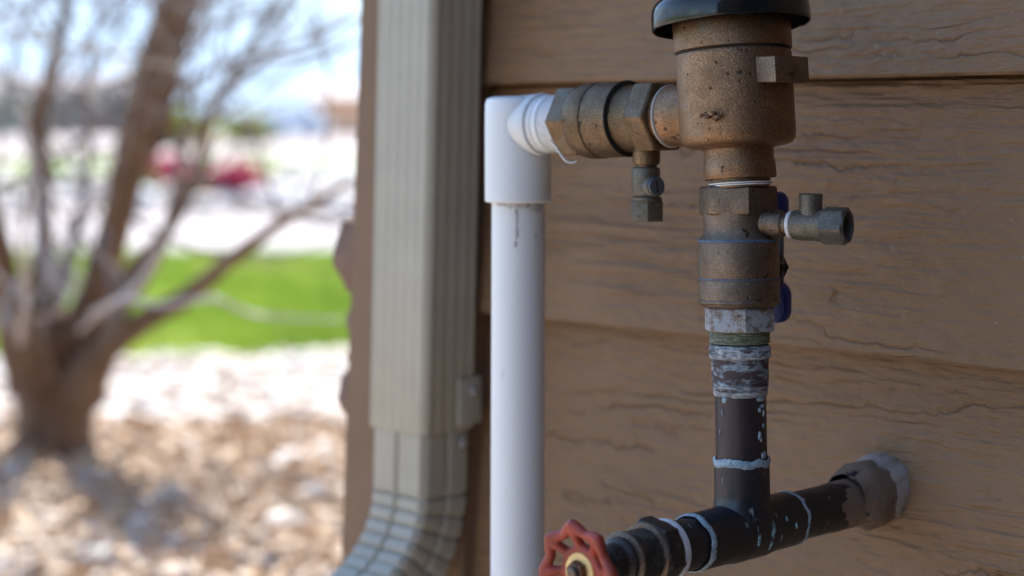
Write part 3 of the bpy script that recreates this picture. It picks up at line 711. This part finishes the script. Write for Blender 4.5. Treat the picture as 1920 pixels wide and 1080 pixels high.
# the run: along the wall normal
Nf = FrM(TEE, w*1, Vector((0, 0, 1)), n_in)      # z = into the wall
rt = .0152; rp = .0136
tee = obj('tee', MB().lathe(Nf, [(rp, -.0420), (rt, -.0412), (rt, -.020), (rt*1.06, -.012), (rt*1.06, .012), (rt, .020), (rt, .0412), (rp, .0420)], 64, False, False), COPPERD, cp, 50)
# smooth neck where riser meets the run
mb = MB(); rings = []
for k in range(9):
    t = k/8; r_ = px(52)+.0075*(1-math.cos(t*math.pi/2)); z_ = px(860-925)-t*.019; ring = []
    for j in range(48):
        d_ = Cx.x*math.cos(2*math.pi*j/48)+Cx.y*math.sin(2*math.pi*j/48); q_ = px(52)+(r_-px(52))*abs(d_.dot(n_in))**2+.0004*t; ring.append(Cx.p(q_*math.cos(2*math.pi*j/48), q_*math.sin(2*math.pi*j/48), z_))
    rings.append(ring)
mb.ring_loft(rings, True, False, False); obj('tee_neck', mb, COPPERD, tee, 60)
bead(Nf, rt-.0003, .0400, .0432, .8); bead(Nf, rt-.0003, -.0440, -.0402, .5)
obj('pipe_section', MB().lathe(Nf, [(rp, .041), (rp, .136)], 64), COPPERD, cp, 40)
obj('pipe_section', MB().lathe(Nf, [(rp, -.064), (rp, -.041)], 64), COPPERD, cp, 40)
# brown paint over the last stretch, with a ragged edge
mb = MB(); rings = []
for (r_, h_) in ((rp+.0002, .082), (rp+.0005, .085), (rp+.0006, .105), (rp+.001, .118)):
    ring = []
    for j in range(72):
        a = 2*math.pi*j/72; e = (.020*noise.noise(Vector((math.cos(a)*1.8, math.sin(a)*1.8, 5)))+.006*noise.noise(Vector((math.cos(a)*7, math.sin(a)*7, 2)))) if h_ < .1 else 0
        ring.append(Nf.p(r_*math.cos(a), r_*math.sin(a), h_+e))
    rings.append(ring)
mb.ring_loft(rings, True, False, False); obj('paint_coat', mb, CAULK, cp, 60, label='brown house paint lapping over the pipe end')
# verdigris runs on the tee
def patch(fr, r0, a0, h0, da, dh, mat, parent, seed=0):
    mb = MB(); N = 18; c = fr.p((r0+.0006)*math.cos(a0), (r0+.0006)*math.sin(a0), h0); ring = []
    rings = []
    for q_, lift in ((1.0, -.0002), (.8, .0004), (.35, .0007)):
        ring = []
        for j in range(N):
            a = 2*math.pi*j/N; k = q_*(1+.45*noise.noise(Vector((math.cos(a)*2, math.sin(a)*2, seed*3.1)))+.25*noise.noise(Vector((math.cos(a)*6, math.sin(a)*6, seed))))
            aa = a0+da*k*math.cos(a); hh = h0+dh*k*math.sin(a); r_ = r0+lift; ring.append(fr.p(r_*math.cos(aa), r_*math.sin(aa), hh))
        rings.append(ring)
    mb.ring_loft(rings, True, False, True); return obj('verdigris_spot', mb, mat, parent, 60)
# angles: x of Nf = w, so camera-right side is a=180deg; upward = 90deg
for i, (a, h, da, dh) in enumerate([(168, .0075, .52, .0022), (186, -.005, .30, .0016), (160, .0215, .10, .0012), (196, .0155, .22, .0012), (150, .004, .14, .0010), (205, .007, .2, .0014), (150, -.014, .10, .001), (178, .029, .12, .0008)]):
    patch(Nf, rt*1.05 if abs(h) < .014 else rt, R(a), h, da, dh, TURQ, tee, i)
for i, (a, y_, da, dh) in enumerate([(-52, 812, .09, 9), (-48, 820, .05, 4), (-45, 851, .05, 7), (-36, 849, .06, 8), (-50, 765, .10, 5), (-142, 768, .03, 8), (-150, 806, .03, 7), (-42, 758, .16, 4), (-38, 772, .06, 7), (-40, 795, .05, 5), (-136, 746, .14, 6), (-45, 745, .3, 5)]):
    patch(Cx, px(48), R(a), px(860-y_), da, px(dh), SOLDER, cp, i+20)
# sealant where the pipe goes through the siding (own thing)
lumpy = lambda a, h: .13*noise.noise(Vector((math.cos(a)*2.2, math.sin(a)*2.2, h*70)))+.04*noise.noise(Vector((math.cos(a)*7, math.sin(a)*7, h*200)))
seal = root('sealant_collar', 'lumpy brown and white sealant where the copper pipe enters the siding', 'sealant', (P0.x, P0.y, TEE.z))
up2 = Nf.at(0, .0030, 0)
obj('sealant', MB().lathe(up2, [(.0140, .096), (.0160, .101), (.0185, .106), (.0198, .113), (.0196, .121), (.0175, .134)], 72, False, False, rn=lumpy), CAULK, seal, 60)
obj('foam', MB().lathe(Nf.at(-.0015, .0050, 0), [(.0150, .1180), (.0180, .1225), (.0194, .1265), (.0200, .1310), (.0198, .137)], 72, False, False, rn=lambda a, h: .10*noise.noise(Vector((math.cos(a)*3, math.sin(a)*3, h*60+4)))), FOAM, seal, 60, label='pale foam squeezed out behind the sealant')

# ------------------------------------------------------------------ gate valve with red handwheel (towards the camera)
gv = root('gate_valve', 'dark bronze gate valve with a red scalloped handwheel, left of the copper tee', 'valve', TEE-n_in*.08)
gb = obj('valve_body', MB().lathe(Nf, [(.0150, -.0660), (.0158, -.0665), (.0158, -.0790), (.0142, -.0800), (.0140, -.0960), (.0125, -.0985), (.0125, -.1010), (.0100, -.1030), (.0095, -.1100), (.0080, -.1110)], 64), BR_GATE, gv, 40)
obj('tape_ring', MB().lathe(Nf, [(.0130, -.0610), (.0160, -.0620), (.0163, -.0640), (.0158, -.0665)], 64, False, False), TAPE, gb, 40)
obj('hex_nut', MB().prism(Nf, hexpoly(.0188, R(12)), -.0790, -.0672, .0014), BR_GATE, gb, 30, bevel=.0006)
obj('hex_rim', MB().lathe(Nf, [(.0145, -.0812), (.0166, -.0806), (.0170, -.0792), (.0165, -.0786)], 48), BR_EDGE, gb, 40)
obj('bonnet_rim', MB().lathe(Nf, [(.0130, -.0985), (.0149, -.0975), (.0149, -.0958), (.0140, -.0950)], 48), BR_EDGE, gb, 40)
obj('stem', MB().lathe(Nf, [(.0042, -.108), (.0042, -.1340)], 20), BR_GATE, gb, 40)
Wf = FrM(TEE-n_in*.1285, w, Vector((0, 0, 1)), n_in)
def wheel():
    mb = MB(); K = 8; off = R(180-8)
    N = 96; pts = []; rad = []
    for i in range(N):
        a = 2*math.pi*i/N; q = (a*K/(2*math.pi)) % 1; e = abs(q-.5)*2     # e=1 at a corner
        r_ = .0198+.0036*(e**1.4); pts.append(Wf.p(r_*math.cos(a+off), r_*math.sin(a+off), -.0015-.0010*e)); rad.append(.0026+.0006*e)
    mb.tube_loop(pts, rad, 12)
    for k in range(K):
        a = off+2*math.pi*k/K; ra = [.0222, .0185, .0150, .0115, .0095]; zz = [-.0025, -.0015, .0006, .0024, .003]; wd = [.0030, .0026, .0025, .0028, .0034]
        mb.tube([Wf.p(r_*math.cos(a), r_*math.sin(a), z_) for r_, z_ in zip(ra, zz)], wd, 12)
    pts = [Wf.p(.0108*math.cos(2*math.pi*i/40), .0108*math.sin(2*math.pi*i/40), .0022) for i in range(40)]
    mb.tube_loop(pts, .0030, 12)
    mb.lathe(Wf, [(.0105, .0048), (.0105, .0008), (.004, .0006)], 40)
    return mb
wh = obj('handwheel', wheel(), RED, gv, 45, label='red painted scalloped handwheel')
wh_r = wh.modifiers.new('remesh', 'REMESH'); wh_r.mode = 'VOXEL'; wh_r.voxel_size = .0006; wh_r.use_smooth_shade = True
wh_s = wh.modifiers.new('smooth', 'SMOOTH'); wh_s.iterations = 6; wh_s.factor = .5
obj('washer', MB().lathe(Wf, [(.0052, .0012), (.0094, .0010), (.0096, -.0006), (.0092, -.0012), (.0056, -.0014), (.0052, -.0008)], 48, False, False), WASHER, wh, 40)
obj('nut', MB().prism(Wf, hexpoly(.0062, .3), -.0050, .0008, .0008), NUTDK, wh, 30, bevel=.0004)
obj('stem_tip', MB().lathe(Wf, [(.0032, 0), (.0032, -.0066), (.0024, -.0072)], 20), BR_EDGE, wh, 30)

# ------------------------------------------------------------------ white PVC pipe
te = tx(972); EC = L.p(0, 0, te); EC = Vector(((971.5-960)/F*EC.y, EC.y, H-(236-HY)/F*EC.y)); se = EC.y/F
pv = root('pvc_pipe', 'white plastic drop pipe with an elbow, left of the bronze vacuum breaker', 'pipe', (EC.x, EC.y, 0))
VF = FrM(EC, (1, 0, 0), (0, 1, 0), (0, 0, 1))
PF = FrM(EC+Vector((.0005, 0, 0)), (1, 0, 0), (0, 1, 0), (.0035, 0, 1))
obj('drop_pipe', MB().lathe(PF, [(50.5*se, -EC.z+.0), (50.5*se, -135*se)], 72, True, False), PVC, pv, 40)
elb = obj('elbow', MB().lathe(VF, [(r*se, h*se) for r, h in [(51, -141.5), (60, -142.5), (62.3, -140), (62.5, -60), (62.5, 20), (62, 40), (59, 50), (50, 54.5), (30, 55.5), (4, 56)]], 80, True, True), PVC, pv, 35)
def r2(p): return p*se
EL = Fr(EC+Vector((0, 0, 0)), -LX); EL.y = (Vector((0, 0, 1))-EL.z*EL.z.z).normalized(); EL.x = EL.y.cross(EL.z)
tt = te-tx(1067)
obj('socket', MB().lathe(EL, [(r2(56), .0), (r2(57), .016), (r2(58), .0215), (r2(57), .0222)], 72, True, True), PVC, elb, 30)
adp = obj('threaded_adapter', MB().lathe(EL, [(r2(50), .0218), (r2(52.5), .0225), (r2(53), .0262), (r2(50), .0268), (r2(50), .0272), (r2(53), .0278), (r2(53.5), .0312), (r2(50), .0318), (r2(49), tt+.004)], 72, True, True), PVC, pv, 30)
prof = []
h_ = .032
while h_ < tt+.002: prof += [(r2(50.5), h_), (r2(52), h_+.0007)]; h_ += .0014
obj('thread_tape', MB().lathe(EL, prof, 72, False, False), TAPE, adp, 50)
mb = MB(); Dt = 1.035
mb.tube([P(x, y, Dt) for x, y in [(1030, 262), (1040, 272), (1047, 283), (1054, 294), (1061, 302), (1068, 305), (1075, 305), (1081, 302)]], [.0006, .0006, .0006, .0006, .0007, .0006, .0005, .0004], 8)
obj('tape_strand', mb, TAPE, adp, 60)
# grubby glue around the pipe top and a run
patch_m = GLUE
def glue(xp, yp, wx, wy, seed, r=50.5):
    s_ = math.asin(max(-1, min(1, (xp-973)/r))); a = -math.pi/2+s_
    mb = MB(); N = 20; rings = []
    for q_, lift in ((1.0, .00005), (.7, .0004), (.3, .0006)):
        ring = []
        for j in range(N):
            t_ = 2*math.pi*j/N; k = q_*(1+.4*noise.noise(Vector((math.cos(t_)*2, math.sin(t_)*2, seed))))
            aa = a+wx/r*k*math.cos(t_); hh = -(yp-236+wy*k*math.sin(t_))*se; rr_ = r*se+lift
            ring.append(PF.p(rr_*math.cos(aa), rr_*math.sin(aa), hh))
        rings.append(ring)
    mb.ring_loft(rings, True, False, True); obj('glue_run', mb, patch_m, pv, 60)
for i, a in enumerate([(940, 381, 14, 4), (975, 383, 26, 6), (968, 404, 4, 18), (969, 432, 3.5, 14), (967, 455, 3.5, 6), (1006, 388, 16, 8), (1004, 440, 3, 5)]): glue(*a, i*1.7)

# ------------------------------------------------------------------ bare multi-stem tree
tree = root('bare_tree', 'leafless multi-stemmed tree with brown bark growing in the gravel bed', 'tree', (P(105, 852, 3.2).x, 3.2, 0))
def stem(name, pts, mat=BARK, seg=16, parent=tree, wob=.06, label=None, sub=5):
    """pts: (px, py, D, radius in metres), spline-interpolated"""
    Q = [P(a, b, c) for a, b, c, d in pts]; rs = [d for *_, d in pts]; out = []; rad = []
    for i in range(len(Q)-1):
        p0 = Q[max(0, i-1)]; p1 = Q[i]; p2 = Q[i+1]; p3 = Q[min(len(Q)-1, i+2)]
        for k in range(sub):
            t = k/sub
            out.append(.5*((2*p1)+(-p0+p2)*t+(2*p0-5*p1+4*p2-p3)*t*t+(-p0+3*p1-3*p2+p3)*t**3)); rad.append(rs[i]*(1-t)+rs[i+1]*t)
    out.append(Q[-1]); rad.append(rs[-1])
    rad = [r*(1+wob*2*noise.noise(Vector((i*.7, pts[0][0]*.1, 1)))) for i, r in enumerate(rad)]
    mb = MB().tube(out, rad, seg); return obj(name, mb, mat, parent, 60, label=label), out, rad
stem('trunk', [(100, 885, 3.2, .095), (100, 850, 3.2, .075), (102, 780, 3.2, .066), (105, 700, 3.2, .075), (95, 640, 3.2, .075), (80, 590, 3.2, .050)], seg=28)
L_ = {}
L_['main'] = stem('limb', [(125, 760, 3.2, .052), (150, 640, 3.18, .036), (185, 530, 3.15, .031), (222, 400, 3.12, .028), (248, 280, 3.1, .030), (268, 180, 3.1, .026), (292, 90, 3.1, .025), (325, 0, 3.1, .024), (360, -120, 3.1, .026), (410, -330, 3.1, .018)])
L_['left'] = stem('limb', [(85, 740, 3.22, .050), (70, 620, 3.25, .030), (82, 480, 3.3, .020), (78, 330, 3.3, .017), (68, 240, 3.3, .019), (92, 150, 3.3, .015), (115, 60, 3.3, .012), (128, -30, 3.3, .011), (150, -220, 3.3, .007)])
L_['low'] = stem('limb', [(150, 730, 3.15, .050), (195, 660, 3.1, .026), (265, 605, 3.0, .020), (345, 560, 2.9, .0165), (430, 490, 2.8, .0125), (510, 430, 2.7, .0095), (600, 375, 2.6, .0065), (665, 335, 2.55, .004)])
L_['mid'] = stem('limb', [(170, 640, 3.3, .024), (235, 520, 3.35, .016), (330, 410, 3.4, .0125), (375, 300, 3.4, .0125), (395, 220, 3.4, .011), (435, 140, 3.4, .0095), (480, 70, 3.4, .0088), (545, -10, 3.4, .007), (640, -130, 3.4, .004)])
L_['far_left'] = stem('limb', [(60, 720, 3.1, .045), (15, 560, 3.05, .028), (-15, 420, 3.0, .022), (-70, 250, 3.0, .016), (-120, 60, 3.0, .010), (-160, -120, 3.0, .006)])
L_['fork'] = stem('limb', [(235, 340, 3.15, .022), (300, 240, 3.2, .018), (318, 150, 3.2, .014), (345, 60, 3.2, .014), (365, -30, 3.2, .012), (420, -200, 3.2, .007)])
L_['m2'] = stem('limb', [(210, 600, 3.0, .016), (270, 520, 2.95, .012), (310, 440, 2.9, .010), (330, 350, 2.9, .008), (350, 250, 2.9, .006), (355, 150, 2.9, .004)], TWIG)
L_['cross'] = stem('limb', [(330, 170, 3.2, .007), (420, 120, 3.15, .006), (520, 95, 3.1, .005), (600, 70, 3.1, .004), (672, 30, 3.1, .003)], TWIG)
L_['cross2'] = stem('limb', [(400, 190, 3.4, .008), (480, 120, 3.3, .0065), (560, 105, 3.3, .005), (650, 80, 3.3, .004)], TWIG)
L_['back'] = stem('limb', [(95, 600, 3.4, .020), (140, 450, 3.5, .012), (165, 300, 3.6, .009), (160, 180, 3.6, .008), (178, 60, 3.6, .006), (190, -60, 3.6, .005)], TWIG)
stem('limb', [(40, 640, 3.0, .008), (48, 540, 2.8, .006), (40, 430, 2.7, .006), (60, 300, 2.7, .005), (30, 180, 2.7, .003)], TWIG_LIT)
stem('limb', [(170, 590, 2.75, .0045), (235, 560, 2.7, .004), (300, 572, 2.65, .0036), (400, 560, 2.6, .0036), (480, 590, 2.6, .003), (640, 600, 2.55, .002)], TWIG_LIT)
stem('limb', [(150, 620, 2.9, .0035), (190, 585, 2.8, .0035), (262, 530, 2.75, .005), (300, 470, 2.7, .004)], TWIG_LIT)
for k in range(16):
    x0, y0 = random.uniform(-20, 260), random.uniform(420, 660); a_ = random.uniform(-.9, .9); Ln = random.uniform(160, 330); D0 = random.uniform(2.6, 3.5)
    pts_ = [(x0+math.sin(a_)*Ln*t+random.gauss(0, 9), y0-math.cos(a_)*Ln*t*.9, D0+.1*t, .0052*(1-.65*t)) for t in (0, .25, .5, .75, 1)]
    stem('twig', pts_, TWIG_LIT if k % 2 else TWIG, 8)
# fine twigs
tw = MB()
def grow(p, d, r, ln, depth):
    if depth == 0 or r < .0011: return
    pts = [p.copy()]; q = p.copy(); dd = d.copy(); n_ = 4
    for i in range(n_):
        dd = (dd+Vector((random.gauss(0, .16), random.gauss(0, .16), random.gauss(.05, .12)))).normalized(); q = q+dd*ln/n_; pts.append(q.copy())
        if i >= 1 and random.random() < .62:
            nd = (dd+Vector((random.gauss(0, .6), random.gauss(0, .6), random.gauss(.15, .5)))).normalized(); grow(q, nd, r*.62, ln*.68, depth-1)
    tw.tube(pts, [r*(1-.45*i/n_) for i in range(n_+1)], 5)
for key, st in L_.items():
    _, out, rad = st
    for i in range(len(out)):
        if out[i].z > .42 and random.random() < (.36 if key != 'low' else .12):
            d = Vector((random.gauss(0, 1), random.gauss(0, .8), random.gauss(.7, .6))).normalized()
            grow(out[i], d, min(.005, rad[i]*.38), random.uniform(.22, .55), 3)
o = obj('twigs', tw, TWIG, tree, 60); o['kind'] = 'stuff'

# ------------------------------------------------------------------ shrubs and plants across the walk
def shrub(name, label, pxx, pyy, D, rx, rz, mats, n_, size, group=None, base=None):
    gz = H-(pyy-HY)/F*D if base is None else base; p = P(pxx, HY, D); p.z = gz
    r_ = root(name, label, 'shrub' if 'tree' not in name else 'tree', (p.x, p.y, gz), 0, group)
    mb = MB()
    for k in range(7):
        a = random.uniform(0, 6.28); e = Vector((p.x+rx*.5*math.cos(a), p.y+rx*.5*math.sin(a), gz+rz*random.uniform(.6, 1.2))); mb.tube([p, (Vector(p)+e)/2+Vector((0, 0, rz*.1)), e], [rz*.035, rz*.02, rz*.01], 6)
    obj('stem', mb, BARK, r_, 60)
    for mi, (mt, share) in enumerate(mats):
        m_ = int(n_*share); cl = rng.normal(size=(9, 3)); cl /= np.linalg.norm(cl, axis=1)[:, None]; cl *= .55
        c = cl[rng.integers(0, 9, m_)]+rng.normal(size=(m_, 3))*.26
        q = np.stack([c[:, 0]*rx, c[:, 1]*rx, np.abs(c[:, 2]*rz*.9+rz*.8)], 1)
        o = scatter_quads('foliage', q, size, mt, None, 1.0); o.parent = r_
    return r_
shrub('red_shrub', 'low red-leaved shrub behind the main tree stem', 314, 376, 13.4, .19, .19, [(LEAF_RED, .9), (LEAF_TAN, .1)], 2400, .04, 'red-leaved shrubs across the walk')
shrub('red_shrub', 'low red-leaved shrub to the right, past the thin stem', 438, 392, 12.1, .19, .19, [(LEAF_RED, .9), (LEAF_TAN, .1)], 2400, .04, 'red-leaved shrubs across the walk')
shrub('tan_shrub', 'tan brown shrub between the two red shrubs', 372, 392, 12.1, .20, .13, [(LEAF_TAN, .7), (LEAF_GRN, .3)], 1300, .04)
shrub('green_shrub', 'small bright green shrub left of the main tree stem', 150, 388, 13.4, .30, .13, [(LEAF_GRN, .8), (LEAF_YEL, .2)], 1400, .04)
shrub('green_shrub', 'small green shrub at the far left behind the tree', 40, 392, 13.2, .25, .12, [(LEAF_GRN, .9), (LEAF_YEL, .1)], 1200, .04)
shrub('yellow_shrub', 'yellow-green shrub just right of the main stem', 270, 405, 12.6, .12, .26, [(LEAF_YEL, .8), (LEAF_GRN, .2)], 1000, .035)
shrub('yellow_tree', 'rounded yellow-green tree standing before the far houses', 458, 262, 40, .55, .45, [(LEAF_GRN, .6), (LEAF_YEL, .4)], 1800, .09, None, 0)
shrub('olive_tree', 'olive bush far off beside the main stem', 330, 262, 38, .7, .5, [(LEAF_GRN, .5), (LEAF_YEL, .5)], 1800, .09, None, 0)
for i, (x, y, D, lab) in enumerate([(120, 300, 24, 'low green tuft, leftmost in the far rock garden'), (600, 330, 19, 'low green tuft near the house corner in the far rock garden'), (470, 300, 26, 'low green tuft in the middle of the far rock garden'), (540, 345, 16, 'low grey-green tuft nearest the walk')]):
    shrub('grass_tuft', lab, x, y+12, D, .35, .12, [(LEAF_GRN, 1)], 900, .05, 'low tufts in the far rock garden')

# ------------------------------------------------------------------ far houses
def far_house(name, label, x0, x1, ytop, D, depth, wall, roofc, wins=(), garage=None, roof_h=1.0):
    A0 = P(x0, HY, D); A1 = P(x1, HY, D); hgt = H+(HY-ytop)/F*D; wd = A1.x-A0.x
    r_ = root(name, label, 'house', ((A0.x+A1.x)/2, D, 0)); fr = FrM((A0.x, D, 0), (1, 0, 0), (0, 1, 0), (0, 0, 1))
    obj('wall', MB().box(fr, 0, wd, 0, depth, 0, hgt), m_plain(name+'_wall', wall, .85, 0, .2, .08, .8), r_, 30)
    mb = MB(); e = .4
    mb.add([fr.p(x, y, z) for x, y, z in [(-e, -e, hgt), (wd+e, -e, hgt), (wd+e, depth+e, hgt), (-e, depth+e, hgt), (-e, depth/2, hgt+roof_h), (wd+e, depth/2, hgt+roof_h)]],
           [(0, 1, 5, 4), (2, 3, 4, 5), (0, 4, 3), (1, 2, 5), (0, 3, 2, 1)])
    obj('roof', mb, m_plain(name+'_roof', roofc, .9, 0, .2, .1, 2), r_, 30)
    for (u, v, ww, hh) in wins:
        f = obj('window', MB().box(fr, u*wd, u*wd+ww, -.06, 0, v, v+hh), m_plain('white_window_frame', (.7, .7, .68), .6), r_, 30)
        obj('pane', MB().box(fr, u*wd+.08, u*wd+ww-.08, -.075, -.062, v+.08, v+hh-.08), m_plain('dark_window_glass', (.03, .035, .045), .08, 0, .6), f, 30)
    if garage:
        u, ww, hh = garage; g = obj('garage_door', MB().box(fr, u*wd, u*wd+ww, -.05, 0, .05, hh), m_plain('pale_garage_door', (.62, .60, .58), .7), r_, 30)
far_house('grey_house', 'grey low house far left behind the tree stems', 96, 245, 172, 62, 9, (.22, .20, .20), (.20, .18, .18), [(.2, .9, .7, .9), (.65, .9, .7, .9)], None, .8)
far_house('tan_house', 'tan house with a grey roof, next to the stone corner', 585, 760, 180, 60, 8, (.74, .44, .27), (.45, .43, .43), [(.68, .8, .7, .8)], None, .55)
far_house('pink_house', 'pale pinkish house at the far left edge', -160, 70, 176, 70, 9, (.42, .36, .34), (.26, .24, .24), [(.3, .9, .9, 1.0), (.7, .9, .9, 1.0)], None, .9)
# pale parked van far away between trees and tan house
def van():
    D = 46; p = P(545, HY, D); r_ = root('van', 'pale blue-white van parked far off left of the tan house', 'van', (p.x, D, 0))
    fr = FrM((p.x-.62, D, 0), (1, 0, 0), (0, 1, 0), (0, 0, 1)); sd = FrM((p.x-.62, D, 0), (1, 0, 0), (0, 0, 1), (0, -1, 0))
    obj('body', MB().prism(sd, [(0, .18), (1.5, .18), (1.55, .5), (1.42, .62), (1.15, .98), (.08, 1.0), (0, .9)], -.75, 0, .03), m_plain('pale_van_paint', (.62, .66, .72), .3, 0, .5), r_, 30)
    obj('window', MB().prism(sd, [(1.0, .62), (1.32, .62), (1.1, .90), (1.0, .90)], .001, .012), m_plain('van_glass', (.02, .025, .03), .1), r_, 30)
    for x in (.3, 1.2):
        f = FrM(sd.p(x, .17, .02), (1, 0, 0), (0, 0, 1), (0, -1, 0)); obj('wheel', MB().lathe(f, [(.16, -.12), (.17, -.1), (.17, .0), (.15, .02), (.05, .03)], 20), m_plain('tyre', (.03, .03, .03), .8), r_, 40)
van()
for o in C.objects:
    if '_m' in o: del o['_m']
